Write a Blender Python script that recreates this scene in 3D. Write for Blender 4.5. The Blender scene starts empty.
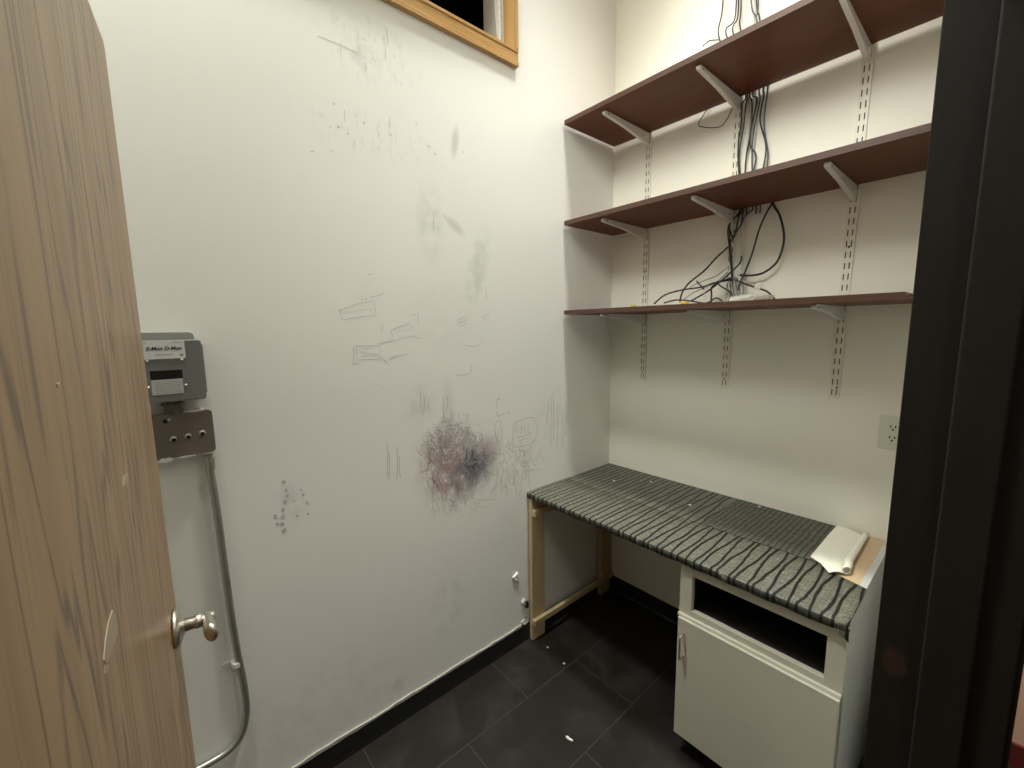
import bpy, bmesh, math, random
from mathutils import Vector, Matrix
random.seed(7)
S = bpy.context.scene
COL = S.collection
PI = math.pi

# ------------------------------------------------------------------ camera
CAM = Vector((1.41559558, -1.93218989, 1.52))
CR = Vector((0.65221247, 0.75790335, -0.01419198))
CU = Vector((-0.08934567, 0.09545085, 0.9914164))
CF = Vector((-0.75275245, 0.64534615, -0.12996962))
FL = 423.8357
cd = bpy.data.cameras.new('camera')
cam = bpy.data.objects.new('camera', cd); COL.objects.link(cam)
cd.sensor_width = 36; cd.lens = FL * 36 / 1024; cd.clip_start = 0.01
M = Matrix((CR, CU, -CF)).transposed().to_4x4(); M.translation = CAM
cam.matrix_world = M
S.camera = cam

def on(u, v, axis, val):
    """photo pixel -> point on the plane axis=val of the room"""
    d = CF + CR * ((u - 512) / FL) - CU * ((v - 384) / FL)
    i = 'xyz'.index(axis)
    return CAM + d * ((val - CAM[i]) / d[i])

# ------------------------------------------------------------------ materials
def newmat(name):
    m = bpy.data.materials.new(name); m.use_nodes = True
    nt = m.node_tree; b = nt.nodes['Principled BSDF']
    return m, nt, b
class N:
    """small node helper"""
    def __init__(s, nt): s.nt = nt
    def node(s, t, **kw):
        n = s.nt.nodes.new(t)
        for k, v in kw.items(): setattr(n, k, v)
        return n
    def link(s, a, b): s.nt.links.new(a, b)
    def put(s, inp, v):
        if hasattr(v, 'is_output') or isinstance(v, bpy.types.NodeSocket): s.link(v, inp)
        else: inp.default_value = v
    def math(s, op, a, b=None, c=None, clamp=False):
        n = s.node('ShaderNodeMath', operation=op, use_clamp=clamp)
        s.put(n.inputs[0], a)
        if b is not None: s.put(n.inputs[1], b)
        if c is not None: s.put(n.inputs[2], c)
        return n.outputs[0]
    def ramp(s, v, a, b, lo=0.0, hi=1.0, smooth=True):
        n = s.node('ShaderNodeMapRange', interpolation_type='SMOOTHSTEP' if smooth else 'LINEAR')
        s.put(n.inputs[0], v); n.inputs[1].default_value = a; n.inputs[2].default_value = b
        n.inputs[3].default_value = lo; n.inputs[4].default_value = hi
        return n.outputs[0]
    def mix(s, f, a, b, blend='MIX'):
        n = s.node('ShaderNodeMix', data_type='RGBA', blend_type=blend)
        s.put(n.inputs[0], f)
        for i, v in ((6, a), (7, b)):
            if isinstance(v, (tuple, list)): n.inputs[i].default_value = (*v[:3], 1)
            else: s.link(v, n.inputs[i])
        return n.outputs[2]
    def coord(s): return s.node('ShaderNodeTexCoord').outputs['Object']
    def sep(s, v):
        n = s.node('ShaderNodeSeparateXYZ'); s.link(v, n.inputs[0]); return n.outputs
    def comb(s, x, y, z):
        n = s.node('ShaderNodeCombineXYZ')
        for i, v in enumerate((x, y, z)): s.put(n.inputs[i], v)
        return n.outputs[0]
    def noise(s, vec, scale, detail=3, rough=0.5, dist=0.0):
        n = s.node('ShaderNodeTexNoise'); s.link(vec, n.inputs['Vector'])
        n.inputs['Scale'].default_value = scale; n.inputs['Detail'].default_value = detail
        n.inputs['Roughness'].default_value = rough; n.inputs['Distortion'].default_value = dist
        return n.outputs['Fac']
    def mapping(s, vec, loc=(0,0,0), rot=(0,0,0), scale=(1,1,1)):
        n = s.node('ShaderNodeMapping'); s.link(vec, n.inputs[0])
        n.inputs[1].default_value = loc; n.inputs[2].default_value = rot; n.inputs[3].default_value = scale
        return n.outputs[0]
    def bump(s, h, strength, dist, bsdf):
        n = s.node('ShaderNodeBump'); n.inputs['Strength'].default_value = strength
        n.inputs['Distance'].default_value = dist; s.link(h, n.inputs['Height'])
        s.link(n.outputs[0], bsdf.inputs['Normal'])

def simple(name, col, rough=0.6, metal=0.0, vary=0.08, scale=30, bump=0.0, spec=0.5):
    m, nt, b = newmat(name); k = N(nt); c = k.coord()
    f = k.noise(c, scale, 4)
    lo = tuple(x * (1 - vary) for x in col); hi = tuple(min(1, x * (1 + vary)) for x in col)
    k.link(k.mix(f, lo, hi), b.inputs['Base Color'])
    b.inputs['Roughness'].default_value = rough; b.inputs['Metallic'].default_value = metal
    b.inputs['Specular IOR Level'].default_value = spec
    if bump: k.bump(f, bump, 0.002, b)
    return m

WALL = (0.85, 0.84, 0.79)
def wall_base(k, b, c, WALL=WALL):
    f = k.noise(c, 1.7, 3)
    col = k.mix(f, tuple(x * 0.975 for x in WALL), tuple(min(1, x * 1.02) for x in WALL))
    b.inputs['Roughness'].default_value = 0.45
    b.inputs['Specular IOR Level'].default_value = 0.35
    n1 = k.noise(c, 260, 2); n2 = k.noise(c, 6, 2)
    k.bump(k.math('ADD', k.math('MULTIPLY', n1, 0.4), k.math('MULTIPLY', n2, 2.0)), 0.12, 0.003, b)
    return col
m_wall, nt, b = newmat('white_wall_paint'); k = N(nt)
k.link(wall_base(k, b, k.coord()), b.inputs['Base Color'])
m_bwall, nt, b = newmat('cream_white_wall_paint'); k = N(nt)
k.link(wall_base(k, b, k.coord(), (0.89, 0.855, 0.745)), b.inputs['Base Color'])

# the scribbled wall: the same paint with grime, scuffs and rubbed-in colour
m_lwall, nt, b = newmat('marked_white_wall_paint'); k = N(nt); c = k.coord()
col = wall_base(k, b, c)
sx, sy, sz = k.sep(c)
fine = k.noise(k.mapping(c, scale=(1, 1, 0.35)), 55, 5, 0.65)
blot = k.noise(c, 16, 4, 0.6)
def smudge(u, v, ru, rv, colr, amount, tex=None, lo=0.42, hi=0.7, tilt=0.0, soft=0.25):
    global col
    p = on(u, v, 'x', 0); pe = on(u + ru, v, 'x', 0); pv = on(u, v + rv, 'x', 0)
    ry = abs(pe.y - p.y); rz = abs(pv.z - p.z)
    dy = k.math('SUBTRACT', sy, p.y); dz = k.math('SUBTRACT', sz, p.z)
    if tilt: dy = k.math('ADD', dy, k.math('MULTIPLY', dz, tilt))
    a = k.math('POWER', k.math('DIVIDE', dy, ry), 2.0); bb = k.math('POWER', k.math('DIVIDE', dz, rz), 2.0)
    d = k.math('SQRT', k.math('ADD', a, bb))
    mask = k.ramp(d, 1.0, soft, 0.0, 1.0)
    if tex is not None: mask = k.math('MULTIPLY', mask, k.ramp(tex, lo, hi))
    mask = k.math('MULTIPLY', mask, amount)
    col = k.mix(mask, col, colr)
GREY = (0.30, 0.30, 0.27); GREEN = (0.50, 0.52, 0.45)
smudge(372, 52, 62, 44, GREY, 0.36, fine, 0.5, 0.72)
smudge(362, 58, 26, 26, GREEN, 0.45, blot, 0.42, 0.7)
smudge(352, 128, 60, 32, GREY, 0.30, fine, 0.52, 0.74)
smudge(400, 145, 50, 26, GREY, 0.22, fine, 0.52, 0.72)
smudge(455, 142, 5, 22, GREY, 0.35, None, tilt=-0.15)
smudge(430, 222, 17, 52, GREEN, 0.35, blot, 0.3, 0.65)
smudge(455, 226, 9, 12, GREY, 0.25, None, tilt=0.9)
smudge(478, 268, 13, 50, GREEN, 0.50, blot, 0.3, 0.65, tilt=-0.25)
smudge(450, 320, 55, 60, GREEN, 0.10, blot, 0.3, 0.6)
smudge(456, 462, 48, 52, (0.42, 0.32, 0.31), 0.42, blot, 0.25, 0.60)
smudge(449, 474, 26, 34, (0.42, 0.20, 0.20), 0.55, blot, 0.28, 0.66)
smudge(447, 446, 28, 26, (0.50, 0.35, 0.35), 0.40, blot, 0.30, 0.62)
smudge(477, 466, 24, 32, (0.11, 0.11, 0.15), 0.80, blot, 0.10, 0.55, soft=0.1)
smudge(464, 480, 20, 26, (0.16, 0.14, 0.18), 0.55, blot, 0.25, 0.6)
smudge(490, 450, 16, 20, (0.45, 0.29, 0.29), 0.40, None)
smudge(510, 470, 34, 40, GREY, 0.22, fine, 0.5, 0.7)
smudge(455, 500, 40, 26, (0.45, 0.33, 0.30), 0.25, fine, 0.45, 0.68)
smudge(420, 405, 22, 28, (0.55, 0.45, 0.36), 0.25, blot, 0.35, 0.65)
smudge(448, 410, 8, 40, (0.52, 0.50, 0.36), 0.22, None)
smudge(555, 415, 26, 40, GREY, 0.16, fine, 0.45, 0.7)
smudge(290, 505, 22, 30, (0.42, 0.42, 0.45), 0.20, blot, 0.3, 0.6)
smudge(204, 490, 9, 20, GREY, 0.28, blot, 0.35, 0.6)
smudge(450, 600, 26, 50, GREY, 0.15, blot, 0.4, 0.65)
smudge(395, 690, 12, 14, GREY, 0.28, blot, 0.4, 0.6)
smudge(330, 700, 120, 60, (0.55, 0.52, 0.46), 0.18, blot, 0.35, 0.7)
k.link(col, b.inputs['Base Color'])

# dark slate look floor tile, long side along y
m_floor, nt, b = newmat('dark_slate_floor_tile'); k = N(nt); c = k.coord()
x, y, z = k.sep(c)
vec = k.comb(k.math('ADD', y, 0.871 + 3.0 + 0.29 + 0.299), k.math('ADD', x, 3.05 - 0.25), 0.0)
br = k.node('ShaderNodeTexBrick'); k.link(vec, br.inputs['Vector'])
br.offset = 0.5; br.offset_frequency = 2; br.squash = 1.0
for nme, v in (('Scale', 1.0), ('Mortar Size', 0.0022), ('Mortar Smooth', 0.2), ('Bias', 0.0), ('Brick Width', 0.598), ('Row Height', 0.305)):
    br.inputs[nme].default_value = v
br.inputs['Color1'].default_value = (0.0150, 0.0110, 0.0076, 1); br.inputs['Color2'].default_value = (0.0110, 0.0084, 0.0062, 1)
br.inputs['Mortar'].default_value = (0.040, 0.036, 0.029, 1)
n1 = k.noise(c, 5, 6, 0.6, 0.6); n2 = k.noise(c, 34, 5, 0.7)
cc = k.mix(k.ramp(n1, 0.45, 0.75), br.outputs['Color'], (0.026, 0.023, 0.019))
cc = k.mix(k.math('MULTIPLY', k.ramp(n2, 0.62, 0.8), 0.35), cc, (0.055, 0.052, 0.045))
k.link(cc, b.inputs['Base Color'])
k.link(k.ramp(n1, 0.3, 0.8, 0.5, 0.7), b.inputs['Roughness'])
b.inputs['Specular IOR Level'].default_value = 0.3
k.bump(k.math('SUBTRACT', k.math('MULTIPLY', n2, 0.25), br.outputs['Fac']), 0.3, 0.002, b)

def wood(name, c1, c2, dark, axis='z', scale=1.0, rough=0.35, contrast=1.0, figure=1.0):
    """veneer: fibres run along one axis, cathedral figure across"""
    m, nt, b = newmat(name); k = N(nt); c = k.coord()
    i = 'xyz'.index(axis)
    st = [9.0 * scale] * 3; st[i] = 0.62 * scale
    v1 = k.mapping(c, scale=st)
    warp = k.noise(v1, 1.0, 3, 0.5)
    rings = k.math('FRACT', k.math('MULTIPLY', warp, 13.0 * figure))
    rings = k.math('ABSOLUTE', k.math('SUBTRACT', rings, 0.5))
    line = k.ramp(rings, 0.0, 0.22, 1.0, 0.0)
    fs = [170.0 * scale] * 3; fs[i] = 5.0 * scale
    fib = k.noise(k.mapping(c, scale=fs), 1.0, 3, 0.6)
    ms = [24.0 * scale] * 3; ms[i] = 0.8 * scale
    band = k.noise(k.mapping(c, scale=ms), 1.0, 3, 0.5)
    colr = k.mix(k.ramp(band, 0.3, 0.7), c1, c2)
    pores = k.math('MULTIPLY', line, k.ramp(fib, 0.30, 0.58, 0.35, 1.0))
    colr = k.mix(k.math('MULTIPLY', pores, 0.75 * contrast, clamp=True), colr, dark)
    colr = k.mix(k.math('MULTIPLY', k.ramp(fib, 0.52, 0.72), 0.30 * contrast), colr, dark)
    k.link(colr, b.inputs['Base Color'])
    b.inputs['Roughness'].default_value = rough
    k.bump(fib, 0.08, 0.001, b)
    return m
m_door = wood('oak_door_veneer', (0.345, 0.200, 0.082), (0.46, 0.283, 0.128), (0.120, 0.058, 0.020), 'z', 0.9, 0.32, 1.25, 1.1)
m_oak = wood('golden_oak_trim', (0.42, 0.235, 0.075), (0.52, 0.31, 0.12), (0.28, 0.13, 0.035), 'y', 1.0, 0.35, 0.5)
m_oakv = wood('golden_oak_trim_upright', (0.42, 0.235, 0.075), (0.52, 0.31, 0.12), (0.28, 0.13, 0.035), 'z', 1.0, 0.35, 0.5)
m_mahog = wood('mahogany_shelf_laminate', (0.118, 0.030, 0.007), (0.136, 0.036, 0.009), (0.088, 0.022, 0.005), 'x', 0.8, 0.45, 0.35)
m_mahog.node_tree.nodes['Principled BSDF'].inputs['Specular IOR Level'].default_value = 0.25
m_mahedge = wood('worn_mahogany_edge_band', (0.062, 0.025, 0.014), (0.085, 0.036, 0.022), (0.04, 0.016, 0.010), 'x', 1.0, 0.45, 0.5)
m_ply = wood('bare_pine_board', (0.50, 0.38, 0.21), (0.56, 0.44, 0.26), (0.40, 0.28, 0.14), 'z', 1.0, 0.6, 0.3)
m_plytop = wood('bare_plywood_top', (0.55, 0.39, 0.235), (0.60, 0.435, 0.27), (0.45, 0.29, 0.16), 'y', 0.8, 0.55, 0.35)

m_black = simple('black_vinyl_base', (0.012, 0.012, 0.012), 0.45, 0, 0.2)
m_jamb, nt, b = newmat('near_black_brown_frame_paint'); k = N(nt); c = k.coord()
n1 = k.noise(k.mapping(c, scale=(1, 1, 0.2)), 40, 4); 
cc = k.mix(n1, (0.012, 0.010, 0.008), (0.022, 0.018, 0.014))
x, y, z = k.sep(c)
d = k.math('SQRT', k.math('ADD', k.math('POWER', k.math('DIVIDE', k.math('SUBTRACT', x, 1.347), 0.018), 2.0), k.math('POWER', k.math('DIVIDE', k.math('SUBTRACT', z, 1.005), 0.026), 2.0)))
chip = k.ramp(k.math('ADD', d, k.math('MULTIPLY', k.noise(c, 90, 4), 1.0)), 1.5, 1.15)
cc = k.mix(k.math('MULTIPLY', chip, 0.40), cc, (0.075, 0.036, 0.020))
k.link(cc, b.inputs['Base Color']); b.inputs['Roughness'].default_value = 0.6; b.inputs['Specular IOR Level'].default_value = 0.25
k.bump(n1, 0.4, 0.002, b)

m_white = simple('off_white_cabinet_paint', (0.58, 0.55, 0.45), 0.5, 0, 0.07, 7, 0.05)
m_lip = simple('cream_edge', (0.74, 0.72, 0.60), 0.5, 0, 0.06, 12)
m_side = simple('grey_white_cabinet_side', (0.52, 0.525, 0.49), 0.5, 0, 0.12, 5)
m_inside = simple('dark_cabinet_panel', (0.028, 0.026, 0.024), 0.35, 0, 0.2)
m_brkt = simple('white_shelf_bracket_enamel', (0.72, 0.70, 0.65), 0.4, 0, 0.04, 14)
m_std = simple('cream_standard_enamel', (0.82, 0.785, 0.66), 0.4, 0, 0.04, 14)
m_slot = simple('slot_shadow_steel', (0.11, 0.10, 0.085), 0.7)
m_meter = simple('grey_enclosure_enamel', (0.165, 0.175, 0.165), 0.42, 0, 0.05, 12)
m_lid = simple('grey_enclosure_plate', (0.26, 0.27, 0.235), 0.45, 0, 0.05, 12)
m_label = simple('silver_white_label', (0.66, 0.66, 0.63), 0.45, 0, 0.03, 60)
m_label2 = simple('pale_printed_label', (0.50, 0.50, 0.49), 0.5, 0, 0.05, 90)
m_ink = simple('navy_ink', (0.012, 0.015, 0.06), 0.6)
m_inkg = simple('grey_print', (0.25, 0.25, 0.25), 0.6)
m_glassb = simple('black_display_window', (0.008, 0.008, 0.009), 0.25)
m_jbox = simple('brown_grey_steel_cover', (0.185, 0.160, 0.135), 0.36, 0.15, 0.3, 9)
m_jside = simple('paint_spattered_steel', (0.42, 0.39, 0.33), 0.5, 0.3, 0.3, 40)
m_hole = simple('black_hole', (0.006, 0.006, 0.006), 0.8)
m_chrome = simple('bright_zinc', (0.72, 0.71, 0.67), 0.3, 0.9, 0.05)
m_conduit = simple('dull_galvanised_conduit', (0.40, 0.40, 0.35), 0.36, 0.75, 0.15, 30)
m_paintdrip = simple('white_paint_spatter', (0.74, 0.72, 0.66), 0.5)
m_nickel = simple('satin_nickel', (0.62, 0.59, 0.52), 0.38, 1.0, 0.05)
m_brass = simple('aged_brass_wire', (0.50, 0.43, 0.28), 0.35, 0.9, 0.1)
m_ivory = simple('ivory_outlet_plastic', (0.74, 0.715, 0.60), 0.4, 0, 0.03)
m_cblack = simple('black_cable_jacket', (0.016, 0.016, 0.017), 0.45, 0, 0.15)
m_cgrey = simple('grey_cable_jacket', (0.30, 0.29, 0.27), 0.5, 0, 0.1)
m_cwhite = simple('white_cable_jacket', (0.66, 0.64, 0.58), 0.45, 0, 0.05)
m_cblue = simple('blue_grey_cable_jacket', (0.075, 0.085, 0.13), 0.45, 0, 0.1)
m_plug = simple('white_plug_plastic', (0.76, 0.74, 0.68), 0.4, 0, 0.04)
m_yellow = simple('yellow_connector_plastic', (0.62, 0.44, 0.06), 0.45, 0, 0.08)
m_paper = simple('cream_backing_paper', (0.86, 0.83, 0.70), 0.55, 0, 0.03, 12)
m_scrap = simple('white_paper_scrap', (0.78, 0.77, 0.70), 0.7)
m_pencil = simple('pencil_line', (0.36, 0.345, 0.33), 0.8)
m_note = simple('faded_note_pencil', (0.50, 0.49, 0.46), 0.8)
m_pencil2 = simple('faint_pencil_line', (0.46, 0.45, 0.42), 0.8)
m_redpen = simple('red_pen_line', (0.44, 0.24, 0.23), 0.8)
m_bluepen = simple('blue_black_pen_line', (0.10, 0.10, 0.15), 0.8)
m_ceil = simple('white_ceiling_paint', (0.80, 0.78, 0.72), 0.8)
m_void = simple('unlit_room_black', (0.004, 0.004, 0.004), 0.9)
m_reveal = simple('grey_raw_reveal', (0.46, 0.44, 0.37), 0.8, 0, 0.1)
m_hall = simple('pinkish_hall_wall', (0.62, 0.46, 0.36), 0.6, 0, 0.06, 9)
m_redbase = simple('dark_red_base', (0.10, 0.018, 0.014), 0.5)
m_rough, nt, b = newmat('crumbling_white_filler'); k = N(nt); c = k.coord()
f = k.noise(c, 70, 5, 0.7); k.link(k.mix(f, (0.55, 0.50, 0.42), (0.85, 0.82, 0.74)), b.inputs['Base Color']); b.inputs['Roughness'].default_value = 0.9; k.bump(f, 0.8, 0.004, b)

# adhesive liner: grey hatch ground with wavy dark lines
def liner(name, cross=False):
    m, nt, b = newmat(name); k = N(nt); c = k.coord(); x, y, z = k.sep(c)
    hb = k.node('ShaderNodeTexBrick')
    k.link(k.comb(x, y, 0.0), hb.inputs['Vector'])
    for nme, v in (('Scale', 1.0), ('Mortar Size', 0.0010), ('Mortar Smooth', 0.1), ('Brick Width', 0.020), ('Row Height', 0.0060)):
        hb.inputs[nme].default_value = v
    hb.inputs['Color1'].default_value = (0.215, 0.215, 0.160, 1); hb.inputs['Color2'].default_value = (0.140, 0.142, 0.105, 1)
    hb.inputs['Mortar'].default_value = (0.060, 0.062, 0.048, 1)
    sp = k.noise(k.mapping(c, scale=(60, 260, 1)), 1.0, 2, 0.6)
    g = k.mix(k.math('MULTIPLY', k.ramp(sp, 0.56, 0.70), 0.6), hb.outputs['Color'], (0.34, 0.34, 0.28))
    P = 0.054
    ph = k.math('MULTIPLY', k.math('ADD', y, k.math('MULTIPLY', x, 0.55)), 2 * PI / 0.40)
    ss = k.math('MULTIPLY', k.math('SINE', ph), k.ramp(x, 0.1, 1.0, 0.0025, 0.0062))
    wob = k.math('MULTIPLY', k.math('SUBTRACT', k.noise(c, 14, 2), 0.5), 0.010)
    def fam(sign, off):
        a = k.math('ADD', k.math('ADD', x, off), k.math('ADD', k.math('MULTIPLY', ss, sign), wob))
        a = k.math('ABSOLUTE', k.math('SUBTRACT', k.math('FRACT', k.math('DIVIDE', a, P)), 0.5))
        return k.ramp(a, 0.058, 0.090, 1.0, 0.0)
    dk = k.math('MAXIMUM', fam(1.0, 3.0), fam(-1.0, 3.0 + P / 2))
    if cross:
        ax = k.math('ABSOLUTE', k.math('SUBTRACT', k.math('FRACT', k.math('DIVIDE', k.math('ADD', k.math('ADD', x, 3.0), wob), 0.018)), 0.5))
        ay = k.math('ABSOLUTE', k.math('SUBTRACT', k.math('FRACT', k.math('DIVIDE', k.math('ADD', y, k.math('ADD', 3.0, k.math('MULTIPLY', ss, 0.4))), 0.016)), 0.5))
        dk = k.math('MAXIMUM', k.ramp(ax, 0.12, 0.24, 1.0, 0.0), k.ramp(ay, 0.14, 0.26, 1.0, 0.0))
        dk = k.math('MULTIPLY', dk, k.ramp(k.noise(c, 90, 3), 0.3, 0.5, 0.40, 0.85))
    g = k.mix(dk, g, (0.011, 0.011, 0.008))
    k.link(g, b.inputs['Base Color']); b.inputs['Roughness'].default_value = 0.55; b.inputs['Specular IOR Level'].default_value = 0.25
    return m
m_liner = liner('wavy_striped_liner'); m_liner2 = liner('mesh_pattern_liner', True)

# ------------------------------------------------------------------ geometry helpers
def obj(name, bm, mat, parent=None, smooth=False, bevel=0.0):
    me = bpy.data.meshes.new(name)
    bmesh.ops.recalc_face_normals(bm, faces=bm.faces)
    bm.to_mesh(me); bm.free()
    for mm in (mat if isinstance(mat, (list, tuple)) else [mat]): me.materials.append(mm)
    o = bpy.data.objects.new(name, me); COL.objects.link(o)
    if parent is not None:
        o.parent = parent
        if parent.type == 'EMPTY': o.matrix_parent_inverse = Matrix.Translation(-Vector(parent.location))
    if smooth:
        for p in me.polygons: p.use_smooth = True
    if bevel:
        md = o.modifiers.new('bevel', 'BEVEL'); md.width = bevel; md.segments = 2; md.limit_method = 'ANGLE'
    return o
def thing(name, loc, label, cat, group=None):
    o = bpy.data.objects.new(name, None); COL.objects.link(o); o.location = loc
    o.empty_display_size = 0.05
    return tag(o, label, cat, group)
def tag(o, label=None, cat=None, group=None, kind=None):
    if label: o['label'] = label
    if cat: o['category'] = cat
    if group: o['group'] = group
    if kind: o['kind'] = kind
    return o
def struct(o, label=None):
    o['kind'] = 'structure'
    if label: o['label'] = label
    return o
def B(): return bmesh.new()
def box(bm, x0, x1, y0, y1, z0, z1, mi=0):
    vs = [bm.verts.new((x, y, z)) for x in (x0, x1) for y in (y0, y1) for z in (z0, z1)]
    for f in ((0,1,3,2), (4,6,7,5), (0,4,5,1), (2,3,7,6), (0,2,6,4), (1,5,7,3)):
        fc = bm.faces.new([vs[i] for i in f]); fc.material_index = mi
    return vs
def prism(bm, pts, vec, mi=0):
    """closed polygon of 3D points extruded by vec"""
    a = [bm.verts.new(p) for p in pts]; b = [bm.verts.new(Vector(p) + Vector(vec)) for p in pts]
    n = len(a); fs = [bm.faces.new(a), bm.faces.new(b[::-1])]
    for i in range(n): fs.append(bm.faces.new((a[i], b[i], b[(i+1) % n], a[(i+1) % n])))
    for f in fs: f.material_index = mi
def cyl(bm, p0, p1, r0, r1=None, n=20, mi=0, cap=True):
    if r1 is None: r1 = r0
    p0 = Vector(p0); p1 = Vector(p1); d = (p1 - p0).normalized()
    a = d.orthogonal().normalized(); c = d.cross(a)
    A = []; Bv = []
    for i in range(n):
        t = 2 * PI * i / n; w = a * math.cos(t) + c * math.sin(t)
        A.append(bm.verts.new(p0 + w * r0)); Bv.append(bm.verts.new(p1 + w * r1))
    for i in range(n):
        f = bm.faces.new((A[i], A[(i+1) % n], Bv[(i+1) % n], Bv[i])); f.material_index = mi
    if cap:
        bm.faces.new(A[::-1]).material_index = mi; bm.faces.new(Bv).material_index = mi
def lathe(bm, p0, axis, prof, n=28, mi=0):
    p0 = Vector(p0); d = Vector(axis).normalized(); a = d.orthogonal().normalized(); c = d.cross(a)
    rows = []
    for (h, r) in prof:
        rows.append([bm.verts.new(p0 + d * h + (a * math.cos(2*PI*i/n) + c * math.sin(2*PI*i/n)) * max(r, 1e-5)) for i in range(n)])
    for q in range(len(rows) - 1):
        for i in range(n):
            f = bm.faces.new((rows[q][i], rows[q][(i+1) % n], rows[q+1][(i+1) % n], rows[q+1][i])); f.material_index = mi
    bm.faces.new(rows[0][::-1]).material_index = mi; bm.faces.new(rows[-1]).material_index = mi
def catmull(pts, sub=6):
    pts = [Vector(p) for p in pts]
    if len(pts) < 3: return pts
    out = []
    for i in range(len(pts) - 1):
        p0 = pts[max(i-1, 0)]; p1 = pts[i]; p2 = pts[i+1]; p3 = pts[min(i+2, len(pts)-1)]
        for s in range(sub):
            t = s / sub
            out.append(0.5 * ((2*p1) + (p2-p0)*t + (2*p0-5*p1+4*p2-p3)*t*t + (3*p1-p0-3*p2+p3)*t**3))
    out.append(pts[-1]); return out
def tube(bm, pts, r, n=8, mi=0, sub=6, smooth=True):
    ps = catmull(pts, sub) if smooth else [Vector(p) for p in pts]
    up = None; rings = []
    for i, p in enumerate(ps):
        d = (ps[min(i+1, len(ps)-1)] - ps[max(i-1, 0)]).normalized()
        if up is None: a = d.orthogonal().normalized()
        else:
            a = (up - d * up.dot(d))
            a = a.normalized() if a.length > 1e-6 else d.orthogonal().normalized()
        up = a; c = d.cross(a)
        rings.append([bm.verts.new(p + (a*math.cos(2*PI*j/n) + c*math.sin(2*PI*j/n)) * r) for j in range(n)])
    for q in range(len(rings)-1):
        for j in range(n):
            bm.faces.new((rings[q][j], rings[q][(j+1) % n], rings[q+1][(j+1) % n], rings[q+1][j])).material_index = mi
    bm.faces.new(rings[0][::-1]).material_index = mi; bm.faces.new(rings[-1]).material_index = mi
def roundrect(y0, y1, z0, z1, r, n=5):
    pts = []
    for (cy, cz, a0) in ((y1-r, z1-r, 0), (y0+r, z1-r, 90), (y0+r, z0+r, 180), (y1-r, z0+r, 270)):
        for i in range(n+1):
            a = math.radians(a0 + 90*i/n); pts.append((cy + r*math.cos(a), cz + r*math.sin(a)))
    return pts

# ------------------------------------------------------------------ room shell
XW = 1.33; XH = 1.455; YF = -2.25; ZC = 4.26; DY0 = -2.03; DY1 = -1.11; DTOP = 2.03
bm = B(); box(bm, -0.12, 3.0, YF-1.2, 0.32, -0.06, 0.0); struct(obj('floor', bm, m_floor))
bm = B(); box(bm, -0.12, XH, YF-0.1, 0.12, ZC, ZC+0.05); struct(obj('ceiling', bm, m_ceil))
WY0, WY1, WZ0, WZ1 = -1.66, -0.738, 2.638, 3.08
bm = B()
box(bm, -0.12, 0, YF-0.1, WY0, 0, ZC); box(bm, -0.12, 0, WY1, 0.12, 0, ZC)
box(bm, -0.12, 0, WY0, WY1, 0, WZ0); box(bm, -0.12, 0, WY0, WY1, WZ1, ZC)
wall_left = struct(obj('wall_left', bm, m_lwall))
bm = B(); box(bm, 0, XH, 0, 0.12, 0, ZC); wall_back = struct(obj('wall_back', bm, m_bwall))
bm = B()
box(bm, XW, XH, DY1+0.03, 0, 0, ZC); box(bm, XW, XH, YF, DY0-0.03, 0, ZC); box(bm, XW, XH, DY0-0.03, DY1+0.03, DTOP+0.03, ZC)
struct(obj('wall_right', bm, m_wall))
bm = B(); box(bm, 0, XH, YF-0.1, YF, 0, ZC); struct(obj('wall_front', bm, m_wall))
# base trim
def ragged(bm, axis, a0, a1, z, off, step=0.03):
    """uneven caulk / torn paint line along the top of the vinyl base"""
    t = a0; prev = None
    while t < a1 + 1e-6:
        h = 0.004 + random.random() * 0.006; lo = z - 0.002 - random.random() * 0.003
        row = []
        for q, zz in ((0.0005, lo), (off, lo), (off, z + h), (0.0005, z + h)):
            row.append(bm.verts.new((q, t, zz) if axis == 'y' else (t, -q, zz)))
        if prev:
            for i in range(4): bm.faces.new((prev[i], prev[(i+1) % 4], row[(i+1) % 4], row[i]))
        else: bm.faces.new(row)
        prev = row; t += step * (0.6 + random.random() * 0.8)
    bm.faces.new(prev[::-1])
def vbase(bm, pts, mi=0): pass
bm = B(); prism(bm, [(0,YF,0),(0.0072,YF,0),(0.0072,YF,0.004),(0.0056,YF,0.014),(0.005,YF,0.088),(0,YF,0.088)], (0, -YF, 0))
bl = struct(obj('baseboard_left', bm, m_black))
bm = B(); ragged(bm, 'y', -2.2, -0.66, 0.088, 0.0065); struct(obj('caulk_line', bm, simple('greyish_caulk', (0.46, 0.44, 0.39), 0.7), bl), 'ragged white caulk and paint line')
bm = B(); prism(bm, [(0.013,0,0),(0.013,-0.012,0),(0.013,-0.012,0.004),(0.013,-0.006,0.014),(0.013,-0.005,0.088),(0.013,0,0.088)], (XW-0.013, 0, 0))
struct(obj('baseboard_back', bm, m_black))

# hall side
bm = B(); box(bm, XH, 3.0, 0.2, 0.32, 0, 2.6); struct(obj('wall_hall_end', bm, m_hall))
bm = B(); box(bm, 2.9, 3.0, YF-1.2, 0.2, 0, 2.6); struct(obj('wall_hall_side', bm, m_hall))
bm = B(); box(bm, XH, 3.0, YF-1.2, 0.32, 2.6, 2.65); struct(obj('ceiling_hall', bm, m_ceil))
bm = B(); box(bm, XH, 2.9, 0.188, 0.2, 0, 0.085); struct(obj('baseboard_hall_end', bm, m_redbase))

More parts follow.
